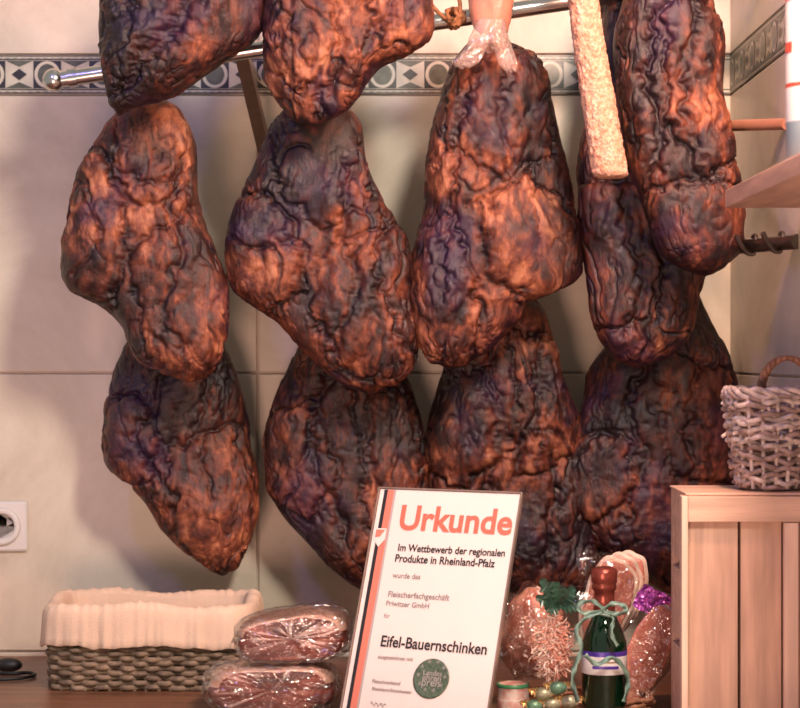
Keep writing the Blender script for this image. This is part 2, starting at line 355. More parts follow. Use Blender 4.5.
ham([(293,480,530),(310,461,545),(340,450,555),(380,437,567),(415,428,578),(450,422,585),(490,427,591),(530,450,595),(560,475,595),(585,497,590),(602,522,578)],3.16,8,
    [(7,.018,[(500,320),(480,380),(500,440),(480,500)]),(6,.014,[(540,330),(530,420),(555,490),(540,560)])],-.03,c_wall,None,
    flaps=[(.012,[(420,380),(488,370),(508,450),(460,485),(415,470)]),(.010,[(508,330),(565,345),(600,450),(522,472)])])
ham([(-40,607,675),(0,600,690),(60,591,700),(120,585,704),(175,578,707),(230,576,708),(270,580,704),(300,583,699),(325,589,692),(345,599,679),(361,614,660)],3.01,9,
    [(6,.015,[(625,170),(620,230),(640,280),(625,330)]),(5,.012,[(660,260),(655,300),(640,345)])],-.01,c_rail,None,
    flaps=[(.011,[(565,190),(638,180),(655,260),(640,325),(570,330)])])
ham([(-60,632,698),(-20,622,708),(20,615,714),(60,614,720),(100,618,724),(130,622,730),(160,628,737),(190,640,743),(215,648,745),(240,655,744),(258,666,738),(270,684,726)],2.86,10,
    [(6,.016,[(650,20),(640,80),(655,130),(650,180)]),(5,.012,[(690,10),(675,90),(690,150)])],-.03,c_up,[(702,110,34,.48),(722,222,24,.40),(650,60,45,-.22),(660,150,40,-.1)],  # lamp-lit orange of the right side painted into tone, left side darkened
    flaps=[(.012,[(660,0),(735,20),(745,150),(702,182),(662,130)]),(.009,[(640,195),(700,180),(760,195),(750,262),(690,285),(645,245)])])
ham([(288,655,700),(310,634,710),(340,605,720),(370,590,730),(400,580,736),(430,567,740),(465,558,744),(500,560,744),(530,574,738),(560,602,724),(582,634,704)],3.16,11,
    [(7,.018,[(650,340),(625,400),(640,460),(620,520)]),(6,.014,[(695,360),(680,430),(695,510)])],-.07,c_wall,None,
    flaps=[(.012,[(548,440),(618,430),(634,490),(590,525),(545,520)]),(.010,[(652,350),(725,370),(750,480),(670,475)])])
# rails
hr=empty('meat_hanging_rail')
tube('rail_tube',[[RA,RC]],.0125,M_steel,hr,res=8)
bpy.ops.mesh.primitive_uv_sphere_add(segments=32,ring_count=16,radius=.0175,location=RA+Vector((-.006,0,0))); k=bpy.context.object; k.name='end_knob'; k.data.materials.append(M_steel); k.parent=hr
for p in k.data.polygons: p.use_smooth=True
tube('collar',[[RA+(RB-RA)*.02,RA+(RB-RA)*.035]],.015,M_steel,hr)
tube('upper_rail_tube',[[(-.6,2.86-WD,UPZ),(SIDE-.006,2.86-WD,UPZ)]],.011,M_steel,hr)
for bx in (-.238,.40):
    tp=rail_pt(bx); mb=MB()
    y0=tp.y; y1=-.006; z0=tp.z; w=.010; bx2=bx+.020
    mb.v=[(bx-w,y0,z0+.0),(bx+w,y0,z0+.0),(bx2+w,y1,z0-.145),(bx2-w,y1,z0-.145),(bx-w,y0+.012,z0+.012),(bx+w,y0+.012,z0+.012),(bx2+w,y1,z0-.120),(bx2-w,y1,z0-.120)]
    mb.f=[[0,1,2,3],[7,6,5,4],[0,4,5,1],[1,5,6,2],[2,6,7,3],[3,7,4,0]]; mb.m=[0]*6
    mb.obj('bracket_strut',M_bronze,hr,bevel=.001)
    tube('bracket_arm',[[(bx,y0,z0),(bx,-.006,z0)]],.010,M_steel,hr)
lr=empty('hook_rail')
a=P(690,251,2.98); b_=P(806,251,2.73); b_.z=a.z; b_.x=SIDE-.006
tube('rail_tube',[[a,b_]],.0105,M_dsteel,lr,res=8)
for t in (.62,.86):
    q=a.lerp(b_,t); tube('hook',[[q+Vector((0,.014*math.sin(x),.014*math.cos(x))) for x in np.linspace(-1.2,2.6,12)]+[q+Vector((-.016,-.02,-.012)),q+Vector((-.028,-.03,.004)),q+Vector((-.032,-.034,.012))]],.0038,M_dsteel,lr,bezier=True)
M_copper=simple('copper_bar',(.55,.25,.16),.4,.3,.2)
w=empty('wall_bar'); tube('bar',[[P(690,127,3.0),Vector((SIDE-.006,2.81-WD,P(0,124,2.81).z))]],.0085,M_copper,w)
# ---------------- salami stick
M_sal,nt,b=newmat('crusted_salami'); tc=N(nt,'ShaderNodeTexCoord')
vo=N(nt,'ShaderNodeTexVoronoi'); vo.inputs['Scale'].default_value=260; nt.links.new(tc.outputs['Object'],vo.inputs['Vector'])
n=N(nt,'ShaderNodeTexNoise'); n.inputs['Scale'].default_value=70; n.inputs['Detail'].default_value=8; n.inputs['Roughness'].default_value=.7; nt.links.new(tc.outputs['Object'],n.inputs['Vector'])
ad=N(nt,'ShaderNodeMath',operation='MULTIPLY_ADD'); ad.inputs[1].default_value=.3; nt.links.new(vo.outputs['Distance'],ad.inputs[0]); nt.links.new(n.outputs['Fac'],ad.inputs[2])
r=ramp(nt,[(.42,(.80,.56,.43)),(.62,(.68,.36,.25)),(.84,(.50,.20,.12))]); nt.links.new(ad.outputs[0],r.inputs[0]); nt.links.new(r.outputs[0],b.inputs['Base Color']); b.inputs['Roughness'].default_value=.85
bp=N(nt,'ShaderNodeBump'); bp.inputs['Strength'].default_value=1; bp.inputs['Distance'].default_value=.004; bp.invert=True; nt.links.new(ad.outputs[0],bp.inputs['Height']); nt.links.new(bp.outputs[0],b.inputs['Normal'])
pts=[(576,-70),(581,-20),(587,30),(595,80),(603,130),(611,178)]
sal=[P(x,y,2.775) for x,y in pts]
v=[];f=[];NS=160;NT=110
arr=np.array([tuple(p) for p in sal]); tt=np.linspace(0,5,NS)
C=np.stack([np.interp(tt,range(6),arr[:,k]) for k in range(3)],-1)
for k in range(3): C[:,k]=gsm(C[:,k],5)
rad=np.full(NS,.0240); rad[-4:]=[.0235,.0225,.0205,.0165]; rad=rad*np.interp(np.arange(NS),[0,NS*.3,NS],[.85,.88,1.03])
vs=np.array([[C[i,0]+rad[i]*math.cos(q),C[i,1]+rad[i]*math.sin(q),C[i,2]] for i in range(NS) for q in np.linspace(0,2*math.pi,NT,endpoint=False)])
nn=fbm(vs*130,3,4,.65); cc=np.repeat(C,NT,0); vs+= (vs-cc)*(nn*.11)[:,None]
for i in range(NS-1):
    for j in range(NT): f.append([i*NT+j,i*NT+(j+1)%NT,(i+1)*NT+(j+1)%NT,(i+1)*NT+j][::-1])
f.append([(NS-1)*NT+j for j in range(NT)][::-1]); f.append(list(range(NT)))
mesh_obj('salami_stick',vs,f,M_sal,smooth=True)
# ---------------- bagged sausage above ham 7
bs=empty('bagged_sausage')
M_pink=simple('pink_sausage',(.60,.25,.17),.35,0,.3,40,.3,100,coat=.5)
def blob(name,c,r,mat,parent,seed,amp=.1,freq=25,rot=(0,0,0),seg=64,exp=1.0,oct=3):
    me=bpy.data.meshes.new(name); bm=bmesh.new(); bmesh.ops.create_uvsphere(bm,u_segments=seg,v_segments=seg//2,radius=1); 
    vv=np.array([tuple(x.co) for x in bm.verts]); sg=np.sign(vv)*np.abs(vv)**exp
    w=sg*np.array(r); w=w*(1+amp*fbm(w*freq+seed*5,seed,oct))[:,None]
    for x,p in zip(bm.verts,w): x.co=p
    for fa in bm.faces: fa.smooth=True
    bm.to_mesh(me); bm.free(); me.materials.append(mat); o=bpy.data.objects.new(name,me); o.location=c; o.rotation_euler=rot; link(o,parent); return o
blob('sausage',P(491,-10,2.9),(.034,.022,.078),M_pink,bs,3,.12)
M_bag=film('bag_film',(.98,.90,.86),.10,.22,.16)
for k,(sx,tx,y0_,y1_,w0_,w1_) in enumerate(((484,462,34,66,8,13),(496,511,30,70,8,9),(490,489,20,50,13,20))):
    v=[];f=[];n1=24;n2=28
    for i in range(n1):
        t=i/(n1-1); cx=sx+(tx-sx)*t; cy=y0_+(y1_-y0_)*t; ww=(w0_+(w1_-w0_)*t)*2.9/F*(1 if t<.85 else 1-.5*(t-.85)/.15)
        c=P(cx,cy,2.882)
        for j in range(n2):
            a=2*math.pi*j/n2; rr=ww*(1+.16*math.sin(3*a+k+3*t)+.08*math.sin(7*a+5*t)); v.append((c.x+rr*math.cos(a),c.y+rr*.6*math.sin(a),c.z+.004*math.sin(3*a)*t))
    for i in range(n1-1):
        for j in range(n2): f.append([i*n2+j,i*n2+(j+1)%n2,(i+1)*n2+(j+1)%n2,(i+1)*n2+j])
    mesh_obj('bag_fold',v,f,M_bag,bs,smooth=True)
tw_=empty('twine_knot')
q=P(455,18,2.93)
for k in range(5):
    ax=Vector((random.uniform(-1,1),random.uniform(-1,1),random.uniform(-1,1))).normalized(); o1=ax.orthogonal().normalized(); o2=ax.cross(o1)
    tube('loop',[[q+Vector((random.uniform(-.004,.004),0,random.uniform(-.004,.004)))+(o1*math.cos(a)+o2*math.sin(a))*.012 for a in np.linspace(0,6.0,18)]],.0036,M_cord,tw_)
tube('tail',[[q+Vector((-.035,0,.02)),q+Vector((-.015,0,-.004)),q,q+Vector((.01,0,.014)),q+Vector((.0,0,.05)),Vector((q.x,q.y,UPZ))]],.003,M_cord,tw_,bezier=True)
# ---------------- shelf + can
M_lwood=simple('pale_wood',(.70,.44,.32),.5,0,.3,7,.15,50,stretch=(9,1,9))
M_lwoodv=simple('crate_wood',(.64,.40,.29),.6,0,.32,6,.2,60,stretch=(11,11,1))
M_lwoodh=simple('crate_wood_h',(.74,.48,.35),.6,0,.28,6,.2,60,stretch=(1,11,11))
M_lwoodp=simple('crate_wood_post',(.80,.55,.42),.6,0,.2,6,.2,60,stretch=(11,11,1))
zu=CZ+(354-208)*2.68/F
mb=MB(); mb.box((.4355,-1.5,zu),(SIDE-.006,2.68-WD,zu+.024)); mb.obj('shelf',M_lwood,bevel=.0015)
M_white=simple('white_plastic',(.8,.77,.74),.35,0,.05); M_red=simple('red_print',(.6,.08,.05),.4); M_blueg=simple('blue_grey',(.25,.32,.36),.4)
bc=Vector((.478,2.3-WD,zu+.0245)); bt=empty('seasoning_can')
lathe('can_body',[(.030,0),(.034,.003),(.034,.045),(.0342,.046),(.0342,.085),(.0342,.09),(.0342,.20),(.034,.205),(.030,.215),(.018,.225),(.018,.25)],bc,None,bt,mats=[M_blueg,M_white,M_red],mi=[0,0,0,1,2,1,1,0,0,0,0])
for k,(z,s) in enumerate(((.125,.5),(.185,.8))):
    v=[];f=[]
    for i in range(13):
        a=math.pi*1.02+ (i-6)*.09*s*1.6
        for zz in (z,z+.012): v.append((bc.x+.0346*math.cos(a),bc.y+.0346*math.sin(a),bc.z+zz))
    for i in range(12): f.append([2*i,2*i+2,2*i+3,2*i+1])
    mesh_obj('label_band',v,f,M_red,bt)
# ---------------- crate
cr=MB(); x0=(687-400)*2.55/F; x1=SIDE-.012; yf=2.55-WD; yb=2.70-WD; zt=CZ+(354-493)*2.55/F; z0=COUNTER
cr.box((x0-.002,yf-.004,zt-.003),(x1,yb,zt),1)
cr.box((x0,yf-.012,zt-.036),(x1,yf,zt-.0035),1)
cr.box((x0,yf-.012,z0+.001),(x1,yf,z0+.03),1)
cr.box((x0-.008,yf-.010,z0+.001),(x0,yf+.012,zt-.0035),2)
px=x0+.001
for wd in (.064,.052,.05):
    e=min(px+wd,x1); cr.box((px,yf+.0,z0+.03),(e,yf+.010,zt-.0035),0); px=e+.0035
    if px>=x1-.004: break
cr.box((x0+.122,yf-.012,z0+.03),(x0+.14,yf+.0,zt-.037),2)
for k in range(3):
    a_=zt-.0035-.09*(k+1)-.012*k; cr.box((x0,yf+.012,a_),(x0+.008,yb-.012,a_+.09),1)
cr.box((x0,yb-.012,z0+.001),(x0+.012,yb,zt-.0035),0); cr.box((x0+.014,yb-.010,z0+.001),(x1,yb,zt-.0035),0)
cr.obj('wooden_crate',[M_lwoodv,M_lwoodh,M_lwoodp],bevel=.001)
# ---------------- wicker
def loop_pts(a,b,n,S):
    T=np.linspace(0,2*np.pi,2000); c=np.cos(T);s=np.sin(T)
    x=a*np.sign(c)*np.abs(c)**(2/n); y=b*np.sign(s)*np.abs(s)**(2/n)
    L=np.concatenate([[0],np.cumsum(np.hypot(np.diff(x),np.diff(y)))]); u=np.linspace(0,L[-1],S,endpoint=False)
    return np.interp(u,L,x),np.interp(u,L,y),u/L[-1]
def wicker(name,c,a,b,n,z0,z1,flare,rows,r,mat,K,parent=None,jit=.0,S=300,mat2=None):
    polys=[[],[]]
    for k in range(rows):
        t=k/(rows-1); sc=1-flare*(1-t)**1.3; x,y,u=loop_pts(a*sc,b*sc,n,S)
        am=r*.95; off=am*np.sin(np.pi*K*u+k*np.pi); nx=x/a; ny=y/b; l=np.hypot(nx,ny); nx/=l;ny/=l
        ph=random.uniform(0,6); zz=z0+(z1-z0)*t+jit*np.sin(2*np.pi*u*random.choice([3,4,5])+ph)+ jit*.7*np.sin(2*np.pi*u*11+ph*2)
        off=off+jit*np.sin(2*np.pi*u*7+ph)
        polys[random.random()<.35 if mat2 else 0].append([(c[0]+x[i]+nx[i]*off[i],c[1]+y[i]+ny[i]*off[i],zz[i]) for i in range(S)])
    o=tube(name,polys[0],r,mat,parent,cyclic=True,res=2)
    if polys[1]: tube(name+'_b',polys[1],r,mat2,parent,cyclic=True,res=2)
    st=[]
    xT,yT,u=loop_pts(a,b,n,K)
    for i in range(K):
        sc=1-flare; st.append([(c[0]+xT[i]*sc,c[1]+yT[i]*sc,z0-r),(c[0]+xT[i],c[1]+yT[i],z1+r)])
    tube('stakes',st,r*.8,mat,parent,res=2); return o
M_wick=simple('whitewashed_wicker',(.72,.58,.54),.7,0,.5,90,.5,300)
M_wick2=simple('grey_wicker_strand',(.42,.29,.26),.7,0,.5,90,.5,300)
M_wickd=simple('grey_wicker',(.30,.22,.15),.65,0,.6,50,.4,300)
M_wickb=simple('brown_wicker',(.36,.17,.10),.6,0,.4,60,.4,300)
wb=empty('wicker_basket')
wa=(SIDE-.016-(726-400)*2.62/F)/2; wc=(SIDE-.013-wa,2.622-WD)
zb=zt+.004
wicker('weave',wc,wa,.068,2.6,zb+.003,zb+.118,.26,18,.0034,M_wick,20,wb,jit=.0026,mat2=M_wick2)
x,y,u=loop_pts(wa,.068,2.6,200)
for k in range(3):
    tube('rim',[[(wc[0]+x[i]*(1+.04*math.sin(40*u[i]+k*2.1)),wc[1]+y[i]*(1+.04*math.sin(40*u[i]+k*2.1)),zb+.123+.005*math.cos(40*u[i]+k*2.1)) for i in range(200)]],.0036,M_wick,wb,cyclic=True,res=2)
lathe('basket_bottom',[(.001,0),(wa*.7,0),(wa*.7,.004)],(wc[0],wc[1],zb-.003),M_wick,wb)
for k in range(3):
    tube('handle',[[(SIDE-.045+.034*math.cos(a)+.003*math.cos(9*a+k*2.1),wc[1]-.02+.003*math.sin(9*a+k*2.1),zb+.125+.043*math.sin(a)) for a in np.linspace(-.25,math.pi+.25,60)]],.0034,M_wickb,wb)
for k in range(22):
    a=random.uniform(2.4,4.9); px_=wc[0]+wa*math.cos(a)*.93; py_=wc[1]+.068*math.sin(a)*.95; z=zb+.04+random.random()*.08
    tube('loose_end',[[(px_,py_,z),(px_-.010*abs(math.cos(a))-.002,py_-.007,z+random.uniform(-.008,.012))]],.0024,random.choice([M_wick,M_wick2]),wb,res=2)
# ---------------- left rectangular basket with liner
lb=empty('lined_basket'); bcx=-.374; bd=3.040-WD; ba=.149; bb=.093; bz0=COUNTER+.005; bz1=CZ-.378
wicker('weave',(bcx,bd),ba,bb,7,bz0,bz1-.014,.03,15,.0044,M_wickd,48,lb,jit=.0008,S=600)
mb=MB(); mb.box((bcx-ba*.9,bd-bb*.9,COUNTER+.0005),(bcx+ba*.9,bd+bb*.9,COUNTER+.006)); mb.obj('base',M_wickd,lb)
M_cloth=simple('linen_cloth',(.76,.58,.44),.85,0,.10,20,.35,500)
prof=[(-.028,-.09),(-.016,-.085),(-.013,-.03),(-.011,.0),(-.006,.007),(.002,.009),(.009,.006),(.0125,-.004),(.0135,-.016),(.014,-.028),(.015,-.042),(.016,-.051),(.014,-.054)]
v=[];f=[];S=420
x,y,u=loop_pts(ba,bb,5,S)
gx=np.gradient(x);gy=np.gradient(y); gl=np.hypot(gx,gy); nx=gy/gl; ny=-gx/gl
wob=noise(np.stack([u*40,np.zeros(S),np.zeros(S)],-1),3); wob2=noise(np.stack([u*90,np.zeros(S),np.ones(S)],-1),4)
for j,(off,z) in enumerate(prof):
    tdrop=max(0,(j-6)/6)
    for i in range(S):
        th_=u[i]*2*math.pi
        rp=(.009*wob[i]+.005*wob2[i])*tdrop
        hem=(.003*math.sin(th_*5+1)+.006*wob[i])*tdrop
        dz=.0035*math.sin(th_*3+.5)+.002*math.sin(th_*7)+.004*wob2[i]*(3<j<8)
        o_=off+rp
        v.append((bcx+x[i]+nx[i]*o_,bd+y[i]+ny[i]*o_,bz1+z+dz+hem))
for j in range(len(prof)-1):
    for i in range(S): f.append([j*S+i,j*S+(i+1)%S,(j+1)*S+(i+1)%S,(j+1)*S+i])
f.append(list(range(S)))
lo=mesh_obj('cloth_liner',v,f,M_cloth,lb,smooth=True)
# ---------------- vacuum packs: half-ham slabs, cut face towards the front with fat rim on top
M_meat,nt,b=newmat('cured_meat')
tc=N(nt,'ShaderNodeTexCoord'); n=N(nt,'ShaderNodeTexNoise'); n.inputs['Scale'].default_value=11; n.inputs['Detail'].default_value=8; n.inputs['Distortion'].default_value=1.6
mp=N(nt,'ShaderNodeMapping'); mp.inputs['Scale'].default_value=(.6,1,2.6); nt.links.new(tc.outputs['Object'],mp.inputs['Vector'])
nt.links.new(mp.outputs[0],n.inputs['Vector']); r=ramp(nt,[(.34,(.06,.011,.010)),(.5,(.17,.030,.020)),(.60,(.30,.075,.05)),(.70,(.52,.25,.18))])
nt.links.new(n.outputs['Fac'],r.inputs[0]); nt.links.new(r.outputs[0],b.inputs['Base Color']); b.inputs['Roughness'].default_value=.3; b.inputs['Coat Weight'].default_value=.5; b.inputs['Coat Roughness'].default_value=.15
M_fat=simple('fat_rind',(.62,.36,.26),.4,0,.45,25,.2,80,coat=.3)
def pack(c,r,seed,rot):
    e=empty('vacuum_packed_ham',c); e.rotation_euler=rot
    # closed outline in XZ (front face), extruded in Y with rounded edges
    n1=120; v=[];f=[];m=[]
    out=[]
    for i in range(n1):
        a=2*math.pi*i/n1; R=1/((abs(math.cos(a))**3.2+abs(math.sin(a))**3.2)**(1/3.2))
        xx=r[0]*R*math.cos(a); zz=r[2]*R*math.sin(a)
        if zz>0: zz*=1+.10*math.sin(xx*34+seed)-.20*(xx/r[0])**2
        out.append((xx,zz))
    prof_=[(0,-1),(.6,-1),(.86,-.98),(.93,-.97),(1,-.80),(1.02,0),(1,.8),(.93,.97),(0,1)]
    for (s,yy_) in prof_:
        for (xx,zz) in out: v.append((xx*s,r[1]*yy_,zz*s))
    va=np.array(v); va=va+ (va/np.array(r))*(.0035*fbm(va*40+seed,seed,3))[:,None]
    for j in range(len(prof_)-1):
        for i in range(n1):
            f.append([j*n1+i,j*n1+(i+1)%n1,(j+1)*n1+(i+1)%n1,(j+1)*n1+i])
            m.append(1 if (out[i][1]>r[2]*.2 and 2<=j<=6) else 0)
    mesh_obj('meat',va,f,[M_meat,M_fat],e,m,True)
    # tight film shell
    n2=150;v=[];f=[]
    fp=[(0,-1.03),(.5,-1.05),(.9,-1.02),(1.0,-.9),(1.05,-.5),(1.06,0),(1.10,.03),(1.06,.06),(1.05,.5),(1.0,.9),(0,1.03)]
    dense=[]
    for (s0,y0_),(s1,y1_) in zip(fp[:-1],fp[1:]):
        for q in range(5): dense.append((s0+(s1-s0)*q/5,y0_+(y1_-y0_)*q/5))
    dense.append(fp[-1])
    for (s,yy_) in dense:
        for i in range(n2):
            t_=i/n2*n1; i0=int(t_)%n1; i1=(i0+1)%n1; fr=t_-int(t_)
            v.append(((out[i0][0]*(1-fr)+out[i1][0]*fr)*s,r[1]*yy_,(out[i0][1]*(1-fr)+out[i1][1]*fr)*s))
    va=np.array(v); wr=(1-2*np.abs(noise(va*45+seed,seed+3)))*.0022+(1-2*np.abs(noise(va*100+seed,seed+5)))*.0011
    va=va+(va/np.array(r))*(wr+.0012)[:,None]
    for j in range(len(dense)-1):
        for i in range(n2): f.append([j*n2+i,j*n2+(i+1)%n2,(j+1)*n2+(i+1)%n2,(j+1)*n2+i])
    mesh_obj('film',va,f,M_cello,e,smooth=False)
    # seal flaps at the two ends
    for sg in (-1,1):
        v=[];f=[]
        for i in range(10):
            for j in range(24):
                t=i/9; q=j/23
                w=noise(np.array([[t*2.5+seed,q*4.,sg*3.]]),seed)[0]
                v.append((sg*(r[0]*.98+t*.014),r[1]*(-.9+1.8*q),-r[2]*.1+.018*w*(.3+t)))
        for i in range(9):
            for j in range(23): f.append([i*24+j,i*24+j+1,(i+1)*24+j+1,(i+1)*24+j])
        mesh_obj('seal_flap',v,f,M_cello,e,smooth=False)
    return e
pack(Vector((P(272,0,2.80).x,2.80-WD,COUNTER+.035)),(.086,.050,.031),11,(.0,-.02,.06))
pack(Vector((P(295,0,2.81).x,2.812-WD,COUNTER+.105)),(.076,.050,.032),12,(.03,-.06,-.05))
# ---------------- socket + cable
sk=empty('wall_socket'); c=P(3,526,WD-.006); c.y=-.005
M_sock=simple('socket_plastic',(.78,.74,.70),.35,0,.03)
h=.0415; mb=MB(); mb.box((c.x-h,c.y-.009,c.z-h),(c.x+h,c.y,c.z+h)); mb.obj('plate',M_sock,sk,bevel=.005)
o=lathe('insert',[(.031,0),(.031,.004),(.028,.006),(.0215,.006),(.0205,.003),(.02,-.004),(.001,-.004)],(0,0,0),M_sock,sk); o.rotation_euler=(math.pi/2,0,0); o.location=(c.x,c.y-.009,c.z)
M_blk=simple('black_rubber',(.015,.013,.013),.5)
for s in (-1,1):
    o=lathe('contact_hole',[(.003,0),(.003,.0012)],(0,0,0),M_blk,sk,seg=16); o.rotation_euler=(math.pi/2,0,0); o.location=(c.x+s*.0095,c.y-.0052,c.z)
cb=empty('power_cable'); tube('cable',[[P(-20,668,3.1),P(10,672,3.08)*1,P(30,668,3.1),P(38,676,3.07),P(15,684,3.03),P(-15,680,3.03)]],.0028,M_blk,cb,bezier=True)
for s in cb.children[0].data.splines:
    for p in s.points: p.co.z=COUNTER+.004
blob('plug',Vector((P(8,0,3.12).x,3.12-WD,COUNTER+.012)),(.022,.013,.011),M_blk,cb,2,.05)
# ---------------- certificate
yaw=math.radians(29); l=math.radians(20)
u=Vector((math.cos(yaw),-math.sin(yaw),0)); bk=Vector((math.sin(yaw),math.cos(yaw),0)); v_=Vector((0,0,math.cos(l)))+bk*math.sin(l); n_=u.cross(v_)
TL=P(380,488,2.75); W=.215; Hh=(TL.z-COUNTER)/math.cos(l)-.001
ce=empty('framed_certificate')
ce.matrix_world=Matrix(((u.x,v_.x,n_.x,TL.x),(u.y,v_.y,n_.y,TL.y),(u.z,v_.z,n_.z,TL.z),(0,0,0,1)))
M_paper=simple('certificate_paper',(.78,.69,.65),.5,0,.02); M_frame=simple('frame_edge',(.45,.33,.28),.2,.6,.2)
M_ink=simple('ink',(.02,.018,.02),.5); M_redink=simple('red_ink',(.68,.15,.10),.5); M_grey=simple('grey_ink',(.22,.2,.2),.5); M_seal=simple('green_seal',(.13,.19,.13),.35,.2,.5,300)
M_rstr=simple('red_stripe',(.66,.20,.14),.5); M_gstr=simple('grey_stripe',(.40,.36,.36),.5)
mb=MB(); mb.box((0,-Hh,-.004),(W,0,-.001)); mb.box((-.0015,-Hh,-.005),(.0008,0,.002),0); mb.box((W-.0008,-Hh,-.005),(W+.0015,0,.002),0); mb.box((-.0015,-.0008,-.005),(W+.0015,.0015,.002),0)
mb.obj('frame',M_frame,ce,bevel=.0005)
mb=MB(); mb.box((.0015,-Hh+.002,-.001),(W-.0015,-.0015,0)); mb.obj('sheet',M_paper,ce)
KX=.001514; KY=.00138
def L(x,y): 
    left=380-(y-488)*42.5/241
    return ((x-left)*KX,-(y-488)*KY)
def strip(a,b,mat,nm):
    mb=MB(); mb.box((a,-Hh+.003,0.0002),(b,-.002,.0005)); mb.obj(nm,mat,ce)
strip(.008,.0135,M_ink,'black_stripe'); strip(.0135,.0235,M_rstr,'red_stripe'); strip(.0235,.0265,M_gstr,'grey_stripe')
mb=MB(); hx,hy=L(380,538); mb.poly([(hx-.009,hy+.012,.0009),(hx-.009,hy-.003,.0009),(hx,hy-.014,.0009),(hx+.009,hy-.003,.0009),(hx+.009,hy+.012,.0009)][::1],0); mb.poly([(hx-.007,hy+.010,.0012),(hx-.007,hy-.001,.0012),(hx,hy-.0,.0012),(hx+.007,hy+.010,.0012)],1); mb.obj('crest',[M_paper,M_rstr],ce)
def T(s,x0,x1,yb,mat,bold=0,sy=1.0):
    cu=bpy.data.curves.new('text','FONT'); cu.body=s; cu.size=.02; cu.offset=bold; cu.resolution_u=4; cu.extrude=0.00008
    cu.materials.append(mat); o=bpy.data.objects.new('print_'+s.split()[0].lower().replace('-','_'),cu); link(o)
    bpy.context.view_layer.update(); w=o.dimensions.x; a=L(x0,yb); w2=(x1-x0)*KX; sc=w2/w
    o.parent=ce; o.location=(a[0],a[1],.0008); o.scale=(sc,sc*sy,1); return o
T('Urkunde',398,510,529,M_redink,.0005)
T('Im Wettbewerb der regionalen',398,504,551,M_ink,.0004,1.1)
T('Produkte in Rheinland-Pfalz',395,494,562,M_ink,.0004,1.1)
T('wurde das',393,421,578,M_grey,.0002)
T('Fleischerfachgeschäft',388,449,597,M_grey,.0002)
T('Priwitzer GmbH',386,429,606,M_grey,.0002)
T('für',384,390,618,M_grey,.0001)
T('Eifel-Bauernschinken',380,484,646,M_ink,.0004,1.1)
T('ausgezeichnet mit',378,413,658,M_grey,.0002)
T('Fleischverband',372,400,682,M_grey,.0002)
T('Rheinland-Rheinhessen',372,411,689,M_grey,.0002)
sx,sy=L(431,673); sl=lathe('seal',[(.0265,0),(.0265,.0006),(.024,.0009),(.023,.0006),(.001,.0006)],(0,0,0),M_seal,ce); sl.location=(sx,sy,.0003)
for k in range(10):
    a=k*2*math.pi/10; o=T('*',431,434,673,M_gstr); o.location=(sx+.0195*math.cos(a)-.002,sy+.0195*math.sin(a)-.002,.0013); o.name='seal_star'
for s_,dy in (('Landes',.004),('ehren',-.003),('preis',-.010)):
    o=T(s_,422,440,673,M_gstr); o.location=(sx-.013,sy+dy,.0013); o.name='seal_text'
for (xa,ya) in ((371,702),(446,704)):
    a=L(xa,ya); tube('signature',[[(a[0]+.0012*i,a[1]+.004*math.sin(i*1.7)*math.cos(i*.6),.001) for i in range(20)]],.0003,M_ink,ce,res=1)
# ---------------- gift arrangement
gb=empty('gift_basket'); gc=(.247,2.735-WD)
wicker('weave',gc,.098,.062,2.4,COUNTER+.003,COUNTER+.030,.1,5,.003,M_wickb,24,gb)
lathe('base',[(.001,0),(.06,0),(.06,.02)],(gc[0],gc[1],COUNTER+.001),M_wickb,gb)
M_glass,nt,b=newmat('green_glass'); b.inputs['Base Color'].default_value=(.002,.016,.006,1); b.inputs['Roughness'].default_value=.06; b.inputs['Coat Weight'].default_value=.6
M_foil=simple('copper_foil',(.30,.07,.05),.3,.6,.3,60,.3,120)
M_lab=simple('bottle_label',(.75,.74,.72),.5); M_pur=simple('purple_label',(.07,.03,.30),.4); M_gold=simple('gold',(.6,.42,.2),.3,.8,.2)
bo=empty('sparkling_wine_bottle'); c=Vector((.2715,2.66-WD,COUNTER+.024)); 
prof=[(.022,0),(.0290,.003),(.0302,.01),(.0302,.050),(.0304,.0502),(.0304,.074),(.0304,.0805),(.0302,.0812),(.0295,.092),(.025,.106),(.018,.120),(.0145,.130),(.0146,.1302),(.0138,.150),(.0138,.158),(.0162,.160),(.0165,.166),(.0155,.168),(.0172,.170),(.0176,.182),(.0165,.187),(.010,.190),(.001,.190)]
lathe('bottle_body',prof,c,None,bo,mats=[M_glass,M_lab,M_pur,M_foil],mi=[0,0,0,0,1,2,0,0,0,0,0]+[3]*12)
def arc(name,r,z0,z1,a0,a1,mat,parent,c=c):
    v=[];f=[]
    for i in range(17):
        a=a0+(a1-a0)*i/16
        for z in (z0,z1): v.append((c.x+r*math.cos(a),c.y+r*math.sin(a),c.z+z))
    for i in range(16): f.append([2*i,2*i+2,2*i+3,2*i+1])
    mesh_obj(name,v,f,mat,parent,smooth=True)
arc('label_text_band',.0307,.058,.062,-2.2,-1.0,M_pur,bo); arc('label_line',.0307,.066,.068,-2.1,-1.1,M_gold,bo)
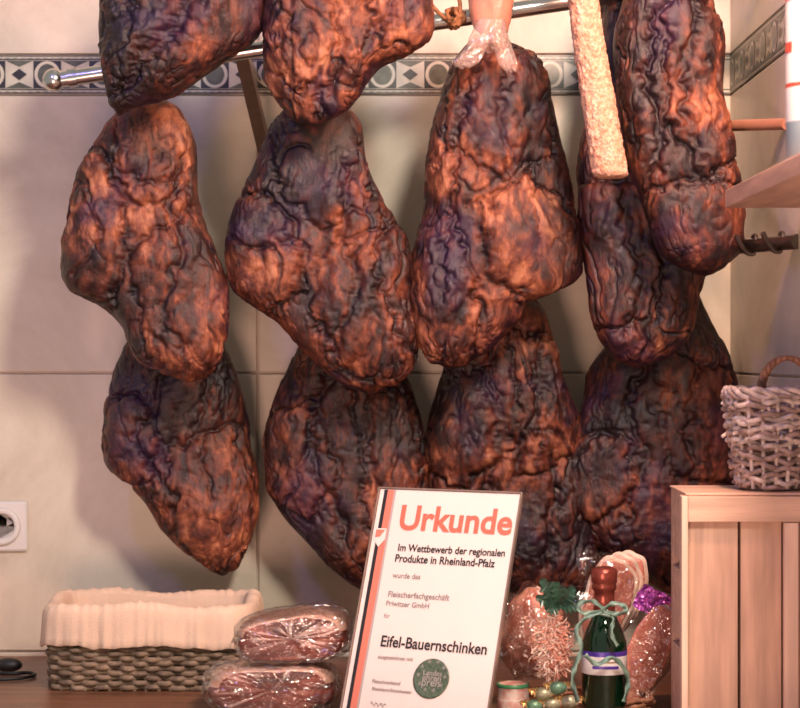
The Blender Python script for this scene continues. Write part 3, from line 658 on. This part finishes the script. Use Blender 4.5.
def ribbon(name,pts,w,mat,parent):
    P_=[Vector(p) for p in pts]; n=len(P_)*8; dense=[]
    for i in range(n):
        t=i/(n-1)*(len(P_)-1); k=min(int(t),len(P_)-2); s=t-k
        p0=P_[max(k-1,0)];p1=P_[k];p2=P_[k+1];p3=P_[min(k+2,len(P_)-1)]
        dense.append(.5*((2*p1)+(p2-p0)*s+(2*p0-5*p1+4*p2-p3)*s*s+(3*p1-p0-3*p2+p3)*s**3))
    v=[];f=[]
    for i,p in enumerate(dense):
        tg=(dense[min(i+1,n-1)]-dense[max(i-1,0)]).normalized(); s=tg.cross(Vector((0,-1,.2))); s=s.normalized() if s.length>1e-4 else Vector((1,0,0))
        s=(s+Vector((0,math.sin(i*.4)*1.3,0))).normalized(); v+= [p-s*w,p+s*w]
    for i in range(n-1): f.append([2*i,2*i+1,2*i+3,2*i+2])
    o=mesh_obj(name,v,f,mat,parent,smooth=True); md=o.modifiers.new('s','SOLIDIFY'); md.thickness=.0005; return o
M_teal=simple('teal_ribbon',(.20,.34,.28),.35,0,.45,60); M_coral=simple('coral_tulle',(.72,.33,.24),.6,0,.3,50); M_wfl=simple('white_feather',(.82,.64,.54),.7,0,.15)
rb=empty('gift_ribbon')
g=lambda x,y,d=2.612:P(x,y,d)
tube('neck_wrap',[[c+Vector((.0165*math.cos(a),.0165*math.sin(a),.128+.002*math.sin(a*2))) for a in np.linspace(0,2*math.pi,24)]],.002,M_teal,rb,cyclic=True)
ribbon('loop_left',[g(604,609),g(592,601),g(578,605),g(584,613),g(604,611)],.0034,M_teal,rb)
ribbon('loop_right',[g(604,609),g(615,603),g(626,608),g(620,614),g(604,611)],.0034,M_teal,rb)
ribbon('tail_left',[g(602,611),g(586,618),g(576,632),g(582,648),g(575,666),g(573,684),g(578,702)],.0036,M_teal,rb)
ribbon('tail_right',[g(606,611),g(614,618),g(611,632),g(618,646)],.003,M_teal,rb)
ribbon('tail_low',[g(585,655,2.61),g(597,664,2.61),g(612,658,2.61),g(624,668,2.62),g(628,684,2.63),g(624,702,2.63)],.0036,M_teal,rb)
def leafmesh(name,base,tip,w,mat,parent,nrm=Vector((0,-1,.2)),spiky=True):
    base=Vector(base);tip=Vector(tip); ax=tip-base; s=ax.cross(nrm).normalized(); K=14; v=[];f=[]
    for i in range(K+1):
        t=i/K; ww=w*math.sin(math.pi*min(1,t*.95+.03))**.8
        if spiky: ww*=1+.45*(1 if i%3==1 else -.3)
        c_=base+ax*t+nrm.normalized()*.25*ax.length*math.sin(math.pi*t)*.5
        v+=[c_-s*ww,c_+nrm.normalized()*-.0025,c_+s*ww]
    for i in range(K):
        a=3*i; f+=[[a,a+1,a+4,a+3],[a+1,a+2,a+5,a+4]]
    o=mesh_obj(name,v,f,mat,parent,smooth=False); md=o.modifiers.new('s','SOLIDIFY'); md.thickness=.0007; return o
M_pinkm=simple('pink_cured_meat',(.70,.34,.25),.4,0,.45,28,.3,90,c2=(.42,.12,.08),coat=.3)
ph=empty('cured_ham_piece'); blob('meat',P(532,630,2.79),(.040,.026,.060),M_pinkm,ph,5,.18,18,rot=(0,.25,0),exp=.85)
o=blob('film',P(532,630,2.79),(.044,.029,.064),M_cello,ph,8,.22,40,rot=(0,.25,0),exp=.85)
hl=empty('holly_sprig'); M_leaf=simple('leaf_green',(.03,.085,.055),.3,0,.5,80)
b0=P(560,607,2.66)
for tx,ty_,w in ((536,597,.009),(541,579,.010),(556,582,.009),(574,587,.010),(546,610,.008),(580,604,.009)):
    leafmesh('leaf',b0,P(tx,ty_,2.645),w,M_leaf,hl)
fb=empty('feather_bow')
V_=[];F_=[];MI=[]
for k in range(900):
    a=random.uniform(0,2*math.pi); q=random.random()**.5
    bx=552+17*q*math.cos(a); by=647+31*q*math.sin(a)
    an=random.uniform(0,2*math.pi); ln=random.uniform(5,12); dd=2.665-.022*(1-q*q)-random.uniform(0,.008)
    base=P(bx,by,dd+.004); tip=P(bx+ln*math.cos(an),by+ln*math.sin(an),dd-random.uniform(.0,.010))
    ax=tip-base; s=ax.cross(Vector((random.uniform(-.8,.8),-1,random.uniform(-.5,.8)))).normalized()*random.uniform(.0004,.0012); k0=len(V_)
    bend=Vector((random.uniform(-.003,.003),-.002,random.uniform(-.003,.003)))
    for t,ww in ((0,.3),(.35,1),(.7,.9),(1,.1)):
        p=base+ax*t+bend*math.sin(math.pi*t); V_+=[p-s*ww,p+s*ww]
    mm=0 if (bx<551)^(random.random()<.25) else 1
    for i in range(3): F_.append([k0+2*i,k0+2*i+1,k0+2*i+3,k0+2*i+2]); MI.append(mm)
mesh_obj('feathers',V_,F_,[M_wfl,M_coral],fb,MI)
blob('core',P(551,646,2.672),(.016,.010,.034),M_coral,fb,4,.1,40)
M_slice,nt,b=newmat('salami_slice')
tc=N(nt,'ShaderNodeTexCoord'); vo=N(nt,'ShaderNodeTexVoronoi'); vo.inputs['Scale'].default_value=260; nt.links.new(tc.outputs['Object'],vo.inputs['Vector'])
n=N(nt,'ShaderNodeTexNoise'); n.inputs['Scale'].default_value=45; n.inputs['Detail'].default_value=5; nt.links.new(tc.outputs['Object'],n.inputs['Vector'])
ad=N(nt,'ShaderNodeMath',operation='MULTIPLY_ADD'); ad.inputs[1].default_value=.45; nt.links.new(vo.outputs['Distance'],ad.inputs[0]); nt.links.new(n.outputs['Fac'],ad.inputs[2])
r=ramp(nt,[(.5,(.68,.38,.28)),(.72,(.48,.16,.11))]); nt.links.new(ad.outputs[0],r.inputs[0]); nt.links.new(r.outputs[0],b.inputs['Base Color']); b.inputs['Roughness'].default_value=.35
bp=N(nt,'ShaderNodeBump'); bp.inputs['Strength'].default_value=.5; bp.inputs['Distance'].default_value=.002; nt.links.new(ad.outputs[0],bp.inputs['Height']); nt.links.new(bp.outputs[0],b.inputs['Normal'])
def ell(name,c,a,b_,t,mat,parent,rot,seed,sq=2.0):
    v=[];f=[];n=72
    for (s,y) in ((.0,-t),(.93,-t),(1,-t*.6),(1,t*.6),(.93,t),(0,t)):
        for i in range(n):
            q=2*math.pi*i/n; m=s*(1+.05*math.sin(3*q+seed)+.02*math.sin(9*q+seed))/((abs(math.cos(q))**sq+abs(math.sin(q))**sq)**(1/sq)); v.append((a*m*math.cos(q),y+.003*math.sin(2*q+seed)*s,b_*m*math.sin(q)))
    for j in range(5):
        for i in range(n): f.append([j*n+i,(j+1)*n+i,(j+1)*n+(i+1)%n,j*n+(i+1)%n])
    o=mesh_obj(name,v,f,mat,parent,smooth=False); o.location=c; o.rotation_euler=rot; return o
M_rim=simple('casing_white',(.80,.58,.46),.5,0,.35,80)
sp=empty('sliced_salami_pack')
for k in range(3):
    ell('casing',P(608+k*5,600-k*3,2.85+.010*k),.036,.062,.004,M_rim,sp,(-.1,.35+.05*k,0),1+k,2.6)
    ell('slice',P(608+k*5,600-k*3,2.845+.010*k),.031,.056,.004,M_slice,sp,(-.1,.35+.05*k,0),1+k,2.6)
hp=empty('sliced_ham_pack')
for k in range(6):
    ell('slice_%d'%k,P(645+k*2.2,657-k*1.2,2.775+.008*k),.030,.072,.0035,M_slice if k%2==0 else M_rim,hp,(-.1,.5+.03*k,.1),2+k*.2,2.6)
def crumple(name,c,w,h,mat,parent,seed,rot=(0,0,0),amp=.014,fr=30,n=40):
    v=[];f=[]
    xs=np.linspace(-w/2,w/2,n); zs=np.linspace(-h/2,h/2,n); X,Z=np.meshgrid(xs,zs); q=np.stack([X.ravel()*fr,np.full(n*n,seed*1.3),Z.ravel()*fr],-1)
    d=1-2*np.abs(noise(q,seed)); d2=1-2*np.abs(noise(q*2.1,seed+3)); ed=noise(q*.8,seed+8)
    V=np.stack([X.ravel()*(1+.35*ed),amp*(d+.5*d2),Z.ravel()*(1+.35*ed)],-1)
    for j in range(n-1):
        for i in range(n-1): a=j*n+i; f.append([a,a+1,a+n+1,a+n])
    o=mesh_obj(name,V,f,mat,parent,smooth=False); o.location=c; o.rotation_euler=rot; return o
M_pfoil=simple('purple_foil',(.50,.12,.50),.25,.5,.4,40)
crumple('purple_foil',P(652,602,2.80),.046,.036,M_pfoil,hp,2,(0,.5,0),.006,60)
crumple('cellophane_back',P(606,600,2.825),.09,.13,M_cello,sp,5,(0,.1,0),.006)
crumple('cellophane_left',P(526,645,2.735),.05,.12,M_cello,ph,6,(0,-.2,.2),.008)
crumple('cellophane_right',P(650,655,2.735),.045,.12,M_cello,hp,7,(0,.3,0),.007)
M_lred=simple('tin_label',(.75,.62,.56),.4,0,.0,70,c2=(.55,.08,.05)); M_lgrn=simple('tin_green',(.05,.22,.10),.4)
tn=empty('spread_tin'); tx=P(513,0,2.70).x
lathe('tin',[(.020,0),(.0215,.002),(.0215,.012),(.0217,.0125),(.0217,.030),(.0215,.031),(.0215,.046),(.022,.047),(.022,.051),(.019,.051),(.001,.0505)],(tx,2.70-WD,COUNTER+.002),None,tn,mats=[M_lgrn,M_lred,M_white],mi=[0,0,1,1,2,1,0,0,0,1,1])
for k,(x,y) in enumerate(((543,694),(558,688),(569,702),(535,706),(552,704))):
    e=empty('wrapped_praline'); c_=P(x,y,2.655)
    blob('praline',c_,(.012,.009,.009),simple('praline_wrap%d'%k,((.42,.42,.28),(.16,.34,.22))[k%2],.35,.3,.5,90),e,k+3,.15,60,seg=24)
    for s in (-1,1): leafmesh('twist',c_,c_+Vector((s*.020,-.004,.006)),.005,M_gold,e)
# ---------------- lights
def area(name,loc,tgt,size,power,colr):
    ld=bpy.data.lights.new(name,'AREA'); ld.shape='DISK'; ld.size=size; ld.energy=power; ld.color=colr
    o=bpy.data.objects.new(name,ld); o.location=loc; o.rotation_euler=(Vector(tgt)-Vector(loc)).to_track_quat('-Z','Y').to_euler(); link(o)
area('ceiling_spot_key',(.50,-2.3,2.5),(-.1,0,1.3),.34,62,(1,.86,.73))
area('counter_lamp_warm',(.42,-1.15,2.15),(.2,0,1.0),.12,13,(1,.50,.34))
area('display_lamp_pink',(-.4,-2.6,.75),(-.3,0,.95),.5,24,(1,.60,.47))
area('insect_lamp_blue',(-.7,-1.6,2.45),(.1,-.3,1.4),.16,5,(.25,.2,1.0))
w=bpy.data.worlds.new('room_ambient'); w.use_nodes=True; w.node_tree.nodes['Background'].inputs[0].default_value=(1,.94,.85,1); w.node_tree.nodes['Background'].inputs[1].default_value=.34; scene.world=w
scene.view_settings.view_transform='Standard'
cam=bpy.data.cameras.new('camera'); cam.sensor_width=36; cam.lens=90; co=bpy.data.objects.new('camera',cam); co.location=(0,-WD,CZ); co.rotation_euler=(math.pi/2,0,0); link(co)
cam.dof.use_dof=True; cam.dof.focus_distance=2.86; cam.dof.aperture_fstop=6.3; cam.clip_start=.05
scene.camera=co
